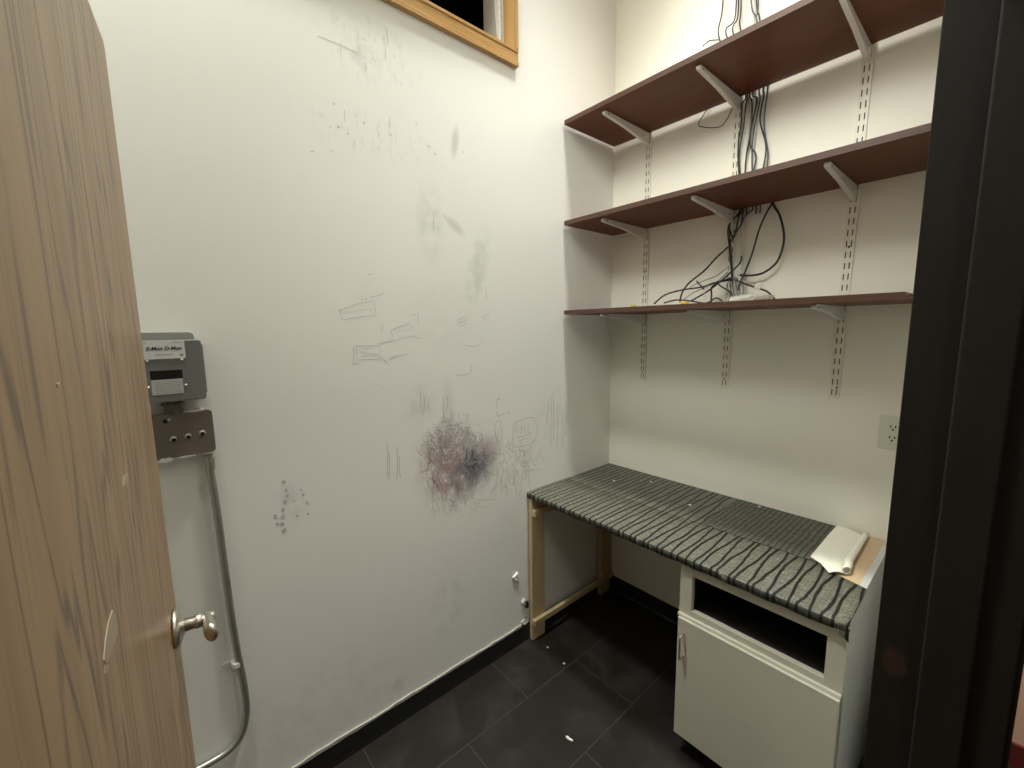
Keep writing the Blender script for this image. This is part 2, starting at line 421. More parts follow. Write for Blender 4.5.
# window opening in the marked wall: golden oak frame round a black unlit room
bm = B()
def casing(bm, y0, y1, z0, z1, mi=0):
    box(bm, 0.0005, 0.016, y0, y1, z0, z1, mi)
CW = 0.064
casing(bm, WY0-CW, WY1+CW, WZ0-CW, WZ0); box(bm, 0.016, 0.021, WY0-CW, WY1+CW, WZ0-CW, WZ0-CW+0.016); box(bm, 0.016, 0.019, WY0-CW, WY1+CW, WZ0-0.012, WZ0)
win = struct(obj('window_1', bm, m_oak, bevel=0.002), 'golden oak framed high opening onto a black unlit room')
bm = B(); casing(bm, WY1, WY1+CW, WZ0, WZ1+CW); box(bm, 0.016, 0.020, WY1+CW-0.016, WY1+CW, WZ0, WZ1+CW); struct(obj('side_casing', bm, m_oakv, win, bevel=0.002))
bm = B(); casing(bm, WY0-CW, WY0, WZ0, WZ1+CW); struct(obj('side_casing', bm, m_oakv, win, bevel=0.002))
bm = B(); casing(bm, WY0, WY1, WZ1, WZ1+CW); struct(obj('head_casing', bm, m_oak, win, bevel=0.002))
bm = B(); box(bm, -0.10, 0.010, -1.19, -1.135, WZ0, WZ1); struct(obj('mullion', bm, m_oakv, win, bevel=0.002))
bm = B(); box(bm, -0.118, 0, WY0, WY1, WZ0+0.0005, WZ0+0.006); struct(obj('window_sill', bm, m_oak, win))
bm = B(); box(bm, -0.118, -0.002, WY1-0.006, WY1-0.0005, WZ0+0.006, WZ1); struct(obj('reveal_panel', bm, m_reveal, win), 'grey raw side of the opening')
# leaning strip of crumbly filler board on the right reveal
bm = B(); prism(bm, [(-0.062, WY1-0.008, WZ1), (-0.006, WY1-0.008, WZ1), (-0.006, WY1-0.008, WZ0+0.008), (-0.018, WY1-0.008, WZ0+0.008)], (0, -0.008, 0))
struct(obj('filler_strip', bm, m_rough, win), 'rough whitish wedge strip')
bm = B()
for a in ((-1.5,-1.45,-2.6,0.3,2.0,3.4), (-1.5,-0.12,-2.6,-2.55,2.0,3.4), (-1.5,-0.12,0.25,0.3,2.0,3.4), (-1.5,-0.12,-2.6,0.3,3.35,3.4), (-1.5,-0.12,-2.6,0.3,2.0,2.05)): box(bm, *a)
struct(obj('wall_beyond', bm, m_void))  # black shell added behind the opening, its colour standing in for darkness

# door frame (dark), stop and casings
def frame_leg(bm, y, s):
    """s=+1: leg whose room-side face looks to -y"""
    t = 0.03
    pr = [(1.3235, y + s*t), (1.3235, y), (1.377, y), (1.377, y - s*0.012), (1.424, y - s*0.012), (1.424, y), (1.462, y), (1.462, y + s*t)]
    prism(bm, [(a, b_, 0) for a, b_ in pr], (0, 0, DTOP + 0.03))
bm = B(); frame_leg(bm, DY1, 1)
fr = struct(obj('trim_1', bm, m_jamb, bevel=0.0015), 'near black painted door frame with a chipped patch')
bm = B(); tube(bm, [(1.3765, DY1-0.001+random.uniform(-.0004,.0004), z*0.05) for z in range(0, 41)], 0.0016, 6, sub=2); struct(obj('paint_ridge', bm, simple('greyish_paint_ridge', (0.03,0.027,0.024), 0.5), fr, True))
bm = B(); frame_leg(bm, DY0-0.0, -1); struct(obj('trim_2', bm, m_jamb))
bm = B(); box(bm, 1.32, 1.465, DY0, DY1, DTOP, DTOP+0.03); box(bm, 1.377, 1.424, DY0, DY1, DTOP-0.012, DTOP); struct(obj('trim_3', bm, m_jamb))
for nme, xa, xb in (('trim_4', 1.3245, 1.3295), ('trim_5', 1.4555, 1.4675)):
    bm = B(); 
    box(bm, xa, xb, DY1+0.004, DY1+0.062, 0, DTOP+0.062); box(bm, xa, xb, DY0-0.062, DY0-0.004, 0, DTOP+0.062); box(bm, xa, xb, DY0-0.004, DY1+0.004, DTOP+0.004, DTOP+0.062)
    struct(obj(nme, bm, m_jamb))

# open door leaf, hinged at (1.318, -2.032)
DL = Vector((0.4165, -1.937)); DH = Vector((1.316, -2.028)); dd = (DH - DL).normalized(); DWID = (DH - DL).length
ang = math.atan2(dd.y, dd.x)
bm = B()
ztop = 1.99; zbot = 0.012; TH = 0.044; RC = 0.02
pts = [(0, zbot), (DWID, zbot), (DWID, ztop), (RC*0.6, ztop)] + [(RC*0.6*(1-math.sin(a)), ztop-RC*(1-math.cos(a))) for a in (PI/8, PI/4, 3*PI/8, PI/2)]
prism(bm, [(a, 0, z) for a, z in pts], (0, -TH, 0))
door = obj('door_1', bm, m_door, bevel=0.0025)
door.location = (DL.x, DL.y, 0); door.rotation_euler = (0, 0, ang)
struct(door, 'open wood grain door leaf with a lever handle')
def dchild(name, bm, mat, smooth=True, bevel=0.0):
    o = obj(name, bm, mat, None, smooth, bevel); o.parent = door; o['kind'] = 'structure'; return o
LZ = 0.992; LX = 0.066
bm = B()
lathe(bm, (LX, 0.0005, LZ), (0, 1, 0), [(0, 0.033), (0.004, 0.0335), (0.008, 0.031), (0.011, 0.024), (0.014, 0.016), (0.016, 0.0135)], 36)
dchild('rosette', bm, m_nickel)
bm = B()
lathe(bm, (LX, 0.012, LZ), (0, 1, 0), [(0, 0.0120), (0.018, 0.0105), (0.019, 0.0125), (0.030, 0.0125), (0.031, 0.0095), (0.040, 0.0095), (0.048, 0.0085), (0.050, 0.006)], 24)
lev = [(LX-0.006, 0.049, LZ+0.002), (LX+0.014, 0.052, LZ+0.002), (LX+0.030, 0.053, LZ), (LX+0.044, 0.055, LZ-0.002), (LX+0.056, 0.057, LZ-0.004)]
ps = catmull(lev, 5); rows = []
for i, p in enumerate(ps):
    t = i / (len(ps)-1); hh = 0.0085 + 0.0105*t; tt = 0.0075 + 0.0045*t
    if t > 0.75: q_ = math.sqrt(max(0.03, 1-((t-0.75)/0.25)**2)); hh *= q_; tt *= q_
    rows.append([bm.verts.new(p + Vector((math.cos(a)*0.25*tt, math.cos(a)*tt, math.sin(a)*hh))) for a in [2*PI*j/14 for j in range(14)]])
for q in range(len(rows)-1):
    for j in range(14): bm.faces.new((rows[q][j], rows[q][(j+1) % 14], rows[q+1][(j+1) % 14], rows[q+1][j]))
bm.faces.new(rows[0][::-1]); bm.faces.new(rows[-1])
dchild('door_handle', bm, m_nickel)
for hz in (0.25, 1.0, 1.75):
    bm = B(); cyl(bm, (DWID+0.004, 0.006, hz-0.045), (DWID+0.004, 0.006, hz+0.045), 0.006, n=12); dchild('hinge', bm, m_nickel)
bm = B()
DN = Vector((-dd.y, dd.x))
def on_door(u, v):
    d = CF + CR * ((u - 512) / FL) - CU * ((v - 384) / FL)
    t = (DL - CAM.xy).dot(DN) / d.xy.dot(DN); P = CAM + d * t
    return ((P.xy - DL).dot(dd), P.z)
for poly in ([(112,610),(116,620),(117,632),(112,650),(106,664),(103,660),(105,640),(108,622)], [(104,666),(108,664),(108,672),(104,674)], [(123,476),(127,474),(127,482),(123,486)], [(56,384),(59,382),(60,387),(57,388)]):
    prism(bm, [(a_, 0.0006, z_) for a_, z_ in (on_door(*q) for q in poly)], (0, -0.001, 0))
struct(dchild('worn_spot', bm, simple('pale_scratch', (0.50, 0.40, 0.30), 0.5), False), 'pale scuffs and chips')

# ------------------------------------------------------------------ pen marks on the left wall
def ribbon(bm, pts, w=0.0014, mi=0, h=0.0006):
    P = [Vector((h, p.y, p.z)) for p in pts]
    if len(P) < 2: return
    L_ = []; R_ = []
    for i, p in enumerate(P):
        d = P[min(i+1, len(P)-1)] - P[max(i-1, 0)]
        if d.length < 1e-7: d = Vector((0, 1, 0))
        d.normalize(); n = Vector((0, -d.z, d.y)) * w/2
        L_.append(bm.verts.new(p + n)); R_.append(bm.verts.new(p - n))
    for i in range(len(P)-1): bm.faces.new((L_[i], L_[i+1], R_[i+1], R_[i])).material_index = mi
def W(u, v): return on(u, v, 'x', 0)
def strokes(bm, lists, w=0.0016, mi=0, curve=True):
    for l in lists:
        p = [W(*q) for q in l]; ribbon(bm, catmull(p, 4) if curve and len(p) > 2 else p, w, mi)
bm = B()
# boxed notes at left
strokes(bm, [[(339,311),(357,304),(374,301),(376,315),(358,317),(343,320),(339,311)], [(338,309),(342,313)],
    [(362,298),(362,302)], [(364,298),(367,300),(366,298)], [(370,297),(377,296),(384,293)],
    [(356,346),(380,346),(380,359),(357,360),(356,346)], [(353,347),(354,353),(353,365),(358,364)], [(380,357),(384,360),(387,363)], [(390,359),(396,356),(408,354)],
    [(391,330),(409,323),(417,335),(393,341),(391,330)], [(410,315),(418,314),(419,323)], [(382,325),(382,332)], [(378,344),(386,342),(393,341)],
    [(413,337),(420,338)]], 0.0016, 0, False)
def squiggle(bm, u0, v0, u1, v1, amp, n, w=0.0010, mi=0):
    pts = []; n = int(n*1.8)
    for i in range(n):
        t = i/(n-1); pts.append((u0+(u1-u0)*t, v0+(v1-v0)*t + (amp if i % 2 else -amp)*random.uniform(.3, 1)))
    strokes(bm, [pts], w, mi, False)
for a in ((343,313,353,312,1.5,12), (354,312,359,311,1,7), (360,311,372,309,1.4,14), (361,352,378,355,1.2,14), (362,356,377,356,1,14), (363,349,372,348,.8,8), (395,328,408,325,1.4,12), (396,332,411,329,1.2,14), (398,337,402,336,1,6), (389,359,396,357,1,6), (384,361,388,363,1,6), (379,344,391,341,1.5,12), (353,364,359,363,1.5,7), (354,348,354,353,1,8)):
    squiggle(bm, *a)
strokes(bm, [[(457,321),(462,318),(465,318)], [(457,324),(462,322),(466,320)], [(459,327),(464,325),(467,323)], [(465,345),(470,346),(476,346),(482,343)], [(482,318),(486,315),(490,314)], [(484,320),(487,318)],
    [(471,365),(471,372),(464,375),(456,375)], [(383,387),(384,388)], [(368,275),(372,274)]], 0.0018, 0)
# upright streaks
for (u, v0, v1) in ((421,391,412),(424,396,416),(428,402,410),(443,398,420),(447,396,412),(551,397,446),(553,392,440),(557,404,450),(562,410,448),(566,400,436),(569,394,425),(548,400,425),(387,443,478),(389,452,480),(397,446,481),(400,455,478)):
    strokes(bm, [[(u, v0), (u+random.uniform(-1,1), (v0+v1)/2), (u+random.uniform(-1.5,1), v1)]], 0.0018, 1)
# framed doodle and neighbours
strokes(bm, [[(514,423),(534,418),(535,440),(514,447),(513,434),(514,423)], [(516,424),(516,434)], [(518,430),(522,427),(520,434)], [(524,425),(525,433)], [(528,424),(528,432)], [(517,437),(524,436),(531,432)], [(519,441),(527,438)],
    [(495,424),(499,420),(501,428),(502,438),(498,442),(495,434),(495,424)], [(496,412),(498,416),(502,414),(505,413)], [(507,411),(510,414)], [(497,400),(496,408)], [(498,430),(498,437),(501,433)], [(494,430),(497,440),(496,446)], [(519,450),(524,453),(522,458)],
    [(498,399),(500,400)]], 0.0019, 0)
sc = struct(obj('pencil_scribble', bm, [m_note, m_pencil2], wall_left), 'pencil notes, boxes and streaks')
def cloud(bm, cu, cv, ru, rv, count, length, w, mi=0, vert=0.3):
    for _ in range(count):
        while True:
            a, b_ = random.uniform(-1, 1), random.uniform(-1, 1)
            if a*a+b_*b_ < 1: break
        u, v = cu+a*ru, cv+b_*rv; th = random.uniform(0, 2*PI); pts = [(u, v)]
        for q in range(random.randint(3, 7)):
            th += random.uniform(-1.3, 1.3)
            u += math.cos(th)*length*(1-vert); v += math.sin(th)*length; pts.append((u, v))
        strokes(bm, [pts], w*random.uniform(.7, 1.3), mi)
bm = B(); cloud(bm, 454, 452, 28, 33, 300, 2.6, 0.0008, 0); cloud(bm, 450, 466, 30, 38, 130, 2.6, 0.0009, 1, .4); cloud(bm, 508, 466, 22, 26, 70, 2.8, 0.0011, 1, .5); cloud(bm, 456, 500, 24, 10, 24, 3.2, 0.0011, 1, .2); cloud(bm, 528, 458, 14, 20, 16, 3.5, 0.0011, 1, .3)
strokes(bm, [[(428,462),(426,480),(432,492)], [(432,500),(434,512),(440,508)], [(470,497),(480,500),(495,499)], [(452,500),(456,512),(462,510)], [(445,498),(456,502)], [(507,470),(510,484),(515,480)], [(513,470),(516,492)]], 0.0014, 1)
struct(obj('dark_scribble', bm, [m_pencil, m_pencil2], wall_left), 'tangled dark pen scribble')
bm = B(); cloud(bm, 447, 464, 22, 30, 110, 2.6, 0.0009); struct(obj('red_scribble', bm, m_redpen, wall_left), 'reddish pen scribble')
bm = B(); cloud(bm, 477, 464, 14, 18, 50, 3, 0.0010, 0, .3)
strokes(bm, [[(467,449),(466,460),(466,466),(471,467),(477,463)], [(472,450),(473,458),(477,460)]], 0.004); struct(obj('blue_scribble', bm, m_bluepen, wall_left), 'blue black pen scribble')
bm = B()
def dot(u, v, r):
    p = W(u, v); n = 9
    vs = [bm.verts.new((0.0006, p.y + r*math.cos(2*PI*i/n)*random.uniform(.6,1.3), p.z + 1.3*r*math.sin(2*PI*i/n)*random.uniform(.6,1.2))) for i in range(n)]
    bm.faces.new(vs)
for (u, v, r) in ((284,482,.006),(286,490,.004),(287,496,.005),(285,502,.006),(283,510,.006),(275,517,.006),(283,517,.007),(282,524,.006),(277,524,.005),(284,531,.007),(294,501,.003),(303,495,.004),(307,503,.005),(301,490,.003),(308,514,.004),(297,516,.004)): dot(u, v, r)
struct(obj('ink_dots', bm, simple('blue_grey_ink_dot', (0.50, 0.50, 0.50), 0.8), wall_left), 'scattered blue grey ink dots')
bm = B()
for (u, v, r) in ((334,104,.004),(338,127,.006),(348,134,.004),(330,127,.003),(364,123,.005),(391,135,.004),(416,124,.004),(428,146,.004),(435,154,.005),(463,152,.004),(350,475,.003),(498,399,.004),(540,402,.003),(403,388,.003),(412,389,.003)): dot(u, v, r*.7)
strokes(bm, [[(318,36),(330,41),(345,47),(357,53)], [(386,28),(387,36),(388,44)], [(364,62),(367,70)], [(393,54),(395,58)], [(385,50),(386,60)], [(344,110),(345,122)], [(390,118),(389,128)], [(362,38),(366,41)], [(372,58),(376,62)], [(310,152),(314,151)], [(330,150),(333,152)], [(428,145),(431,148)], [(486,286),(486,300)], [(434,212),(433,232)], [(443,215),(454,226),(458,229)]], 0.0022)
struct(obj('scuff_marks', bm, simple('grey_scuff', (0.55, 0.54, 0.49), 0.8), wall_left), 'small grey scuffs and nicks')
# torn paint beside the desk leg
bm = B()
for poly, h in (([(512,577),(517,571),(519,580),(515,580)], .012), ([(521,602),(523,597),(526,600),(526,606),(523,604)], .014), ([(521,606),(523,607),(525,615),(528,619),(524,618)], .010), ([(520,622),(527,616),(529,621),(524,625)], .008)):
    pts = [W(*q) for q in poly]; n = len(pts)
    a = [bm.verts.new((0.0008, p.y, p.z)) for p in pts]; c_ = sum((p for p in pts), Vector())/n
    top = [bm.verts.new((h*random.uniform(.5, 1), c_.y + (p.y-c_.y)*.75 - .003, c_.z + (p.z-c_.z)*.75)) for p in pts]
    for i in range(n): bm.faces.new((a[i], a[(i+1) % n], top[(i+1) % n], top[i]))
    bm.faces.new(top)
struct(obj('peeling_paint', bm, m_paintdrip, wall_left), 'torn flaps of white paint')
bm = B(); pp = [W(*q) for q in [(524,601),(526.5,600),(527,606),(525,607)]]; prism(bm, [(0.001, p.y, p.z) for p in pp], (0.0135, 0, 0)); struct(obj('wall_gouge', bm, m_hole, wall_left), 'dark gouge')

# ------------------------------------------------------------------ shelving
SX = (0.205, 0.615, 1.02); SZ = (2.4375, 1.9965, 1.5826)
SIDE = ('left', 'middle', 'right')
def standard(i):
    x = SX[i]
    bm = B(); hw = 0.0155; dp = 0.0090; z0, z1 = 1.246, 2.56; pitch = 0.038; sl = 0.021
    cols = [-hw, -0.0086, -0.0052, 0.0052, 0.0086, hw]
    zs = [z0]; z = z0 + 0.012
    while z + sl < z1 - 0.01: zs += [z, z+sl]; z += pitch
    zs.append(z1)
    yf = -dp
    for zi in range(len(zs)-1):
        slot_row = zi % 2 == 1
        for ci in range(5):
            q = [(x+cols[ci], yf, zs[zi]), (x+cols[ci+1], yf, zs[zi]), (x+cols[ci+1], yf, zs[zi+1]), (x+cols[ci], yf, zs[zi+1])]
            if slot_row and ci in (1, 3):
                v = [bm.verts.new(p) for p in q]; w = [bm.verts.new((p[0], yf+0.006, p[2])) for p in q]
                for j in range(4): bm.faces.new((v[j], v[(j+1) % 4], w[(j+1) % 4], w[j])).material_index = 1
                bm.faces.new(w).material_index = 1
            else: bm.faces.new([bm.verts.new(p) for p in q])
    for s in (-1, 1):
        bm.faces.new([bm.verts.new(p) for p in ((x+s*hw, yf, z0), (x+s*hw, 0, z0), (x+s*hw, 0, z1), (x+s*hw, yf, z1))])
    for zz in (z0, z1): bm.faces.new([bm.verts.new(p) for p in ((x-hw, yf, zz), (x+hw, yf, zz), (x+hw, 0, zz), (x-hw, 0, zz))])
    bmesh.ops.remove_doubles(bm, verts=bm.verts, dist=1e-5)
    if i == 2:
        for v_ in bm.verts: v_.co.x += (v_.co.z - 1.85) * 0.013    # the right standard leans a little
    t = thing('shelf_standard', (x, 0, z0), ('white slotted wall standard nearest the room corner', 'white slotted wall standard beside the hanging cables, middle of three', 'white slotted wall standard nearest the outlet and dark door frame')[i], 'shelf standard', 'slotted shelf standards')
    obj('channel', bm, [m_std, m_slot], t)
    for z in (z0+0.040, 1.79):
        bm = B(); lathe(bm, (x, yf, z), (0, -1, 0), [(0, 0.004), (0.0015, 0.0035), (0.002, 0.001)], 10); obj('screw', bm, m_slot, t)
for i in range(3): standard(i)
ROW = ('top', 'middle', 'lowest')
def bracket(i, j):
    x = SX[i] + (0.0077 if i == 2 and j == 0 else -0.0035 if i == 2 and j == 2 else 0.0015 if i == 2 else 0.0); zt = SZ[j] - 0.0006; y0 = -0.0096; y1 = -0.352
    t = thing('shelf_bracket', (x, y0, zt-0.045), 'white tapered bracket under the %s shelf, on the %s wall standard' % (ROW[j], SIDE[i]), 'shelf bracket', 'white shelf brackets')
    bm = B(); w = 0.0075
    pr = [(y0, zt), (y1, zt), (y1-0.006, zt-0.004), (y1-0.006, zt-0.011), (y1, zt-0.015), (-0.20, zt-0.026), (-0.075, zt-0.043), (y0-0.02, zt-0.049), (y0, zt-0.05)]
    prism(bm, [(x-w, a, z) for a, z in pr], (2*w, 0, 0))
    obj('arm', bm, m_brkt, t, bevel=0.0015)
    for yy, zz in ((y1+0.02, zt-0.009), (-0.06, zt-0.022)):
        bm = B(); cyl(bm, (x-w-0.0006, yy, zz), (x+w+0.0006, yy, zz), 0.0035, n=10); obj('screw_hole', bm, m_slot, t)
    for zz in (zt-0.012, zt-0.040):
        bm = B(); box(bm, x-0.002, x+0.002, y0, y0+0.003, zz-0.005, zz+0.005); obj('hook', bm, m_brkt, t)
for j in range(3):
    for i in range(3): bracket(i, j)
YB, YFR, STH = -0.0128, -0.390, 0.0195
for j, xr in enumerate((1.322, 1.322, 1.228)):
    z = SZ[j]
    t = thing('wall_shelf', (0.01, YB, z), ('mahogany brown wall shelf, topmost, cables passing behind it', 'mahogany brown wall shelf between the highest and lowest shelves', 'mahogany brown wall shelf just above the bare wall, loose cables lying on it')[j], 'shelf', 'mahogany wall shelves')
    bm = B(); box(bm, 0.010, xr, YFR+0.0012, YB, z, z+STH)
    if j == 2: box(bm, xr, xr+0.016, YFR+0.0012, YB, z, z+0.006)
    obj('board', bm, m_mahog, t)
    bm = B(); box(bm, 0.010, xr, YFR, YFR+0.0012, z, z+STH)
    if j == 2: box(bm, xr, xr+0.016, YFR, YFR+0.0012, z, z+0.006)
    obj('edge_band', bm, m_mahedge, t)

# ------------------------------------------------------------------ cables
def P3(u, v, y): return on(u, v, 'y', y)
def cable(pts, r, mat, label, group=None, cat='cable'):
    bm = B(); tube(bm, pts, r, 8, sub=6)
    o = obj('cable', bm, mat, None, True)
    return tag(o, label, cat, group)
GP = -0.0064   # inside the gap between shelf backs and the wall
def run(xs, r, mat, label, group, top=3.0, zend=None, gy=GP):
    """xs: list of (u, v) photo points of a vertical run against the back wall"""
    pts = [P3(u, v, gy if f is None else f) for (u, v, f) in xs]
    return cable(pts, r, mat, label, group)
def drop(top, mid, low, r, mat, label, group=None):
    """cable from above the top shelf, through both gaps behind the shelves; (x, z, y) points"""
    pts = [Vector((x, y, z)) for (x, z, y) in top + mid + low]
    return cable(pts, r, mat, label, group)
G = GP
def bx(u, v, y=-0.02): p = P3(u, v, y); return (p.x, p.z, y)
def gap(x, j): return [(x, SZ[j]+0.05, G), (x, SZ[j]+0.01, G), (x, SZ[j]-0.012, G)]
gA = 'black cables bundled beside the middle standard'
LBL_A = 'thin black cable in the tangled vertical bundle behind the shelves'
x0s = [0.640, 0.648, 0.656, 0.668, 0.690, 0.705, 0.720]
mids = [[(742,105),(741,124),(738,150)], [(746,105),(743,130),(739,158)], [(752,103),(751,130),(746,158)], [(757,100),(752,125),(750,145),(756,158)], [(760,100),(754,130),(752,155)], [(764,95),(760,120),(766,150)], [(767,95),(764,125),(768,158)]]
tops = [[(725.8,-30),(722,12),(719.6,40)], [(737,-30),(735,18),(726,34)], [(739,-30),(738,15),(733,33)], [(741.5,-30),(741,10),(740.5,30)], [(749,-30),(752,8),(757,22)], [(755,-30),(757,8),(760,21)], [(760,-30),(758,10),(757,22)]]
lows = [[(728.5,226),(729,245),(731,268),(733,290)], [(730,224),(731,250),(733,280)], [(743,211),(741,224),(735,234),(730,243)], None, [(745,216),(741,225),(734,232)], None, None]
for i in range(7):
    xg = x0s[i]
    top = [bx(u, v, -0.03) for u, v in tops[i]] + gap(xg, 0)
    mid = [bx(u, v, -0.020 if i > 1 else -0.022) for u, v in mids[i]] + gap(xg, 1)
    low = [bx(u, v, -0.026) for u, v in lows[i]] if lows[i] else [(xg, SZ[1]-0.03, G)]
    m = m_cblue if i in (4, 6) else m_cblack
    if i in (4, 6): drop(top, mid, low, 0.0028, m, ('blue grey cable running down behind the shelves, ' + ('right hand' if i == 6 else 'left hand') + ' of the two blue ones'), 'blue grey cables')
    else: drop(top, mid, low, 0.0028, m, LBL_A, gA)
for i, (xg, lab) in enumerate(((0.652, 'white cable hanging among the black bundle, nearest the middle standard'), (0.677, 'white cable hanging among the black bundle, farthest from the middle standard'))):
    drop([bx(745+i*9, -30, -0.025), bx(746+i*8, 10, -0.025)] + gap(xg, 0), [bx(749+i*7, 120, -0.016), bx(746+i*6, 160, -0.016)] + gap(xg, 1), [bx(741+i*2, 235, -0.018), bx(742+i*3, 268, -0.02), bx(741+i*4, 296, -0.03)], 0.0026, m_cwhite, lab, 'white cables beside the middle standard')
cable([P3(703,46,-0.36), P3(709,41,-0.33), P3(716,40,-0.30), P3(720,40,-0.24)], 0.0020, m_cblack, 'thin black wire curled on the edge of the top shelf')
cable([P3(708.5,110,G)+Vector((0,0,0.04)), P3(708.5,107,G), P3(698.8,123,-0.03), P3(703,127,-0.03), P3(719,127,-0.03), P3(727,119,-0.025), P3(733,106,G), P3(733,106,G)+Vector((0,0,0.04))], 0.0020, m_cblack, 'thin black wire hanging in a flat loop below the top shelf')
# loop hanging below the middle shelf
cable([P3(772.5,203,G)+Vector((0,0,0.03)), P3(772,203,G), P3(766,214,-0.02), P3(759,230,-0.03), P3(752,254,-0.035), P3(745,272,-0.04), P3(741,280,-0.05), P3(738,290,-0.06)], 0.0036, m_cblack, 'black cable slanting down left of the round loop, under the middle shelf')
cable([P3(772.5,203,G)+Vector((0.012,0,0.03)), P3(773,203,G), P3(780,216,-0.025), P3(784,235,-0.03), P3(782,250,-0.03), P3(776,263,-0.035), P3(765,272,-0.04), P3(755,275,-0.04), P3(746,275.5,-0.045), P3(740,275,-0.045)], 0.0042, m_cblack, 'thick black cable bulging right in a round loop under the middle shelf')
# tangle lying on the lowest shelf
ST = SZ[2] + STH
def land(u, v, y): p = P3(u, v, y); return Vector((p.x, p.y, ST + 0.004))
cable([P3(728,247,-0.03), P3(716,258,-0.06), P3(704,271,-0.10), P3(689,283,-0.16), P3(682,293,-0.22), P3(680,302,-0.27)], 0.0035, m_cblack, 'black cable arching highest on the left over the lowest shelf')
cable([P3(741.5,256,-0.03), P3(740,263,-0.04), P3(731,272,-0.06), P3(721,281,-0.09), P3(708,291,-0.13), P3(691,301,-0.18)], 0.0034, m_cblack, 'black cable sloping from the bundle down to the lowest shelf')
cable([P3(654,304,-0.20), P3(665,295,-0.18), P3(682,290,-0.15), P3(702,287,-0.12), P3(714,283,-0.10), P3(730,280,-0.05), P3(738,279,-0.04)], 0.0034, m_cblack, 'long low black cable reaching farthest left on the lowest shelf')
cable([P3(735,280,-0.04), P3(748,285,-0.06), P3(757,288,-0.07), P3(766,291,-0.08), P3(772,296,-0.10), P3(776,301,-0.12)], 0.0034, m_cblack, 'black cable running right along the lowest shelf beneath the white plug')
cable([P3(696.5,281,-0.14), P3(700,285,-0.14), P3(704,289,-0.14)], 0.0030, m_cblack, 'short black cable end sticking up on the lowest shelf')
cable([P3(731,278,-0.05), P3(720,282,-0.08), P3(712,287,-0.10), P3(711.5,295,-0.11), P3(711,304,-0.12)], 0.0036, m_cblack, 'black cable bending straight down onto the lowest shelf')
cable([P3(716,282,-0.09), P3(722,287,-0.08), P3(729,291,-0.07), P3(733,297,-0.06)], 0.0030, m_cblack, 'short black cable hooked under the tangle on the lowest shelf')
cable([P3(682,301,-0.2), P3(693,293,-0.16), P3(706,287,-0.12), P3(718,281,-0.08), P3(728,272,-0.04)], 0.0026, m_cgrey, 'grey cable slanting up the left of the tangle on the lowest shelf')
cable([P3(690,287,-0.16), P3(703,281,-0.12), P3(716,276,-0.08), P3(727,268,-0.035)], 0.0022, m_cgrey, 'thin grey wire arching above the tangle on the lowest shelf')
cable([P3(664,303,-0.2), P3(676,300,-0.19), P3(690,301,-0.17), P3(706,303,-0.14), P3(716,298,-0.12), P3(722,301,-0.1)], 0.0030, m_cblack, 'black cable lying flat along the lowest shelf')
for k_, (a, b_) in enumerate(((727,284),(730,283),(733,286),(736,284),(739,287))):
    cable([P3(735,277,-0.04), P3(a, b_, -0.05), P3(a+1, b_+8, -0.06), P3(a+3, b_+14, -0.08)], 0.0022, simple('green_grey_wire', (0.10, 0.12, 0.11), 0.5) if k_ % 2 else m_cgrey, 'thin grey green wire in the frayed bunch above the white connector', 'frayed grey wires')
cable([P3(741,224,-0.018), P3(741.5,245,-0.018), P3(743,262,-0.02), P3(743,280,-0.03), P3(740,300,-0.05)], 0.0030, m_cwhite, 'pale cable hanging straight right of the black bundle, under the middle shelf')
cable([P3(739,215,-0.02), P3(736,230,-0.022), P3(733,238,-0.022), P3(730,230,-0.022), P3(729,224,-0.022)], 0.0030, m_cblack, 'short black cable crossing the top of the bundle under the middle shelf')
# plugs, connectors
def clump(name, pos, size, rot, mat, label, cat, group=None, prongs=False):
    t = thing(name, pos, label, cat, group)
    Rm = Matrix.Rotation(rot[2], 4, 'Z') @ Matrix.Rotation(rot[1], 4, 'Y') @ Matrix.Rotation(rot[0], 4, 'X')
    bm = B(); a, b_, c_ = size
    box(bm, -a/2, a/2, -b_/2, b_/2, -c_/2, c_/2); box(bm, a/2, a/2+a*0.22, -b_*.32, b_*.32, -c_*.32, c_*.32)
    bmesh.ops.transform(bm, matrix=Matrix.Translation(pos) @ Rm, verts=bm.verts)
    obj('housing', bm, mat, t, bevel=min(size)*0.15)
    for s in (-1, 1):
        bm = B(); box(bm, -a/2-a*(0.3 if prongs else 0.05), -a/2, s*b_*.25-b_*.08, s*b_*.25+b_*.08, -c_*.25, c_*.25)
        bmesh.ops.transform(bm, matrix=Matrix.Translation(pos) @ Rm, verts=bm.verts)
        obj('contact', bm, m_chrome if prongs else m_slot, t)
    return t
clump('cable_plug', P3(758,286,-0.075), (0.022, 0.020, 0.024), (0.1, 0.3, 0.4), m_plug, 'white plug caught on the black cable at the right of the tangle', 'plug')
clump('cable_plug', P3(703.5,294,-0.14), (0.036, 0.011, 0.010), (0, 1.35, 0.3), m_plug, 'slim white plug standing upright left of the tangle', 'plug')
clump('cable_connector', Vector((0.60, -0.366, ST+0.0055)), (0.026, 0.014, 0.010), (0, 0, 0.1), m_yellow, 'yellow connector on the front edge of the lowest shelf, nearer the tangle', 'connector', 'yellow connectors')
clump('cable_connector', Vector((0.378, -0.366, ST+0.0045)), (0.018, 0.012, 0.008), (0, 0, -0.2), m_yellow, 'smaller yellow connector on the lowest shelf, nearer the room corner', 'connector', 'yellow connectors')
clump('power_adapter', P3(740,298,-0.13), (0.075, 0.040, 0.010), (0.4, -0.14, 0.15), m_plug, 'long white adapter lying tilted under the tangled cables', 'adapter')
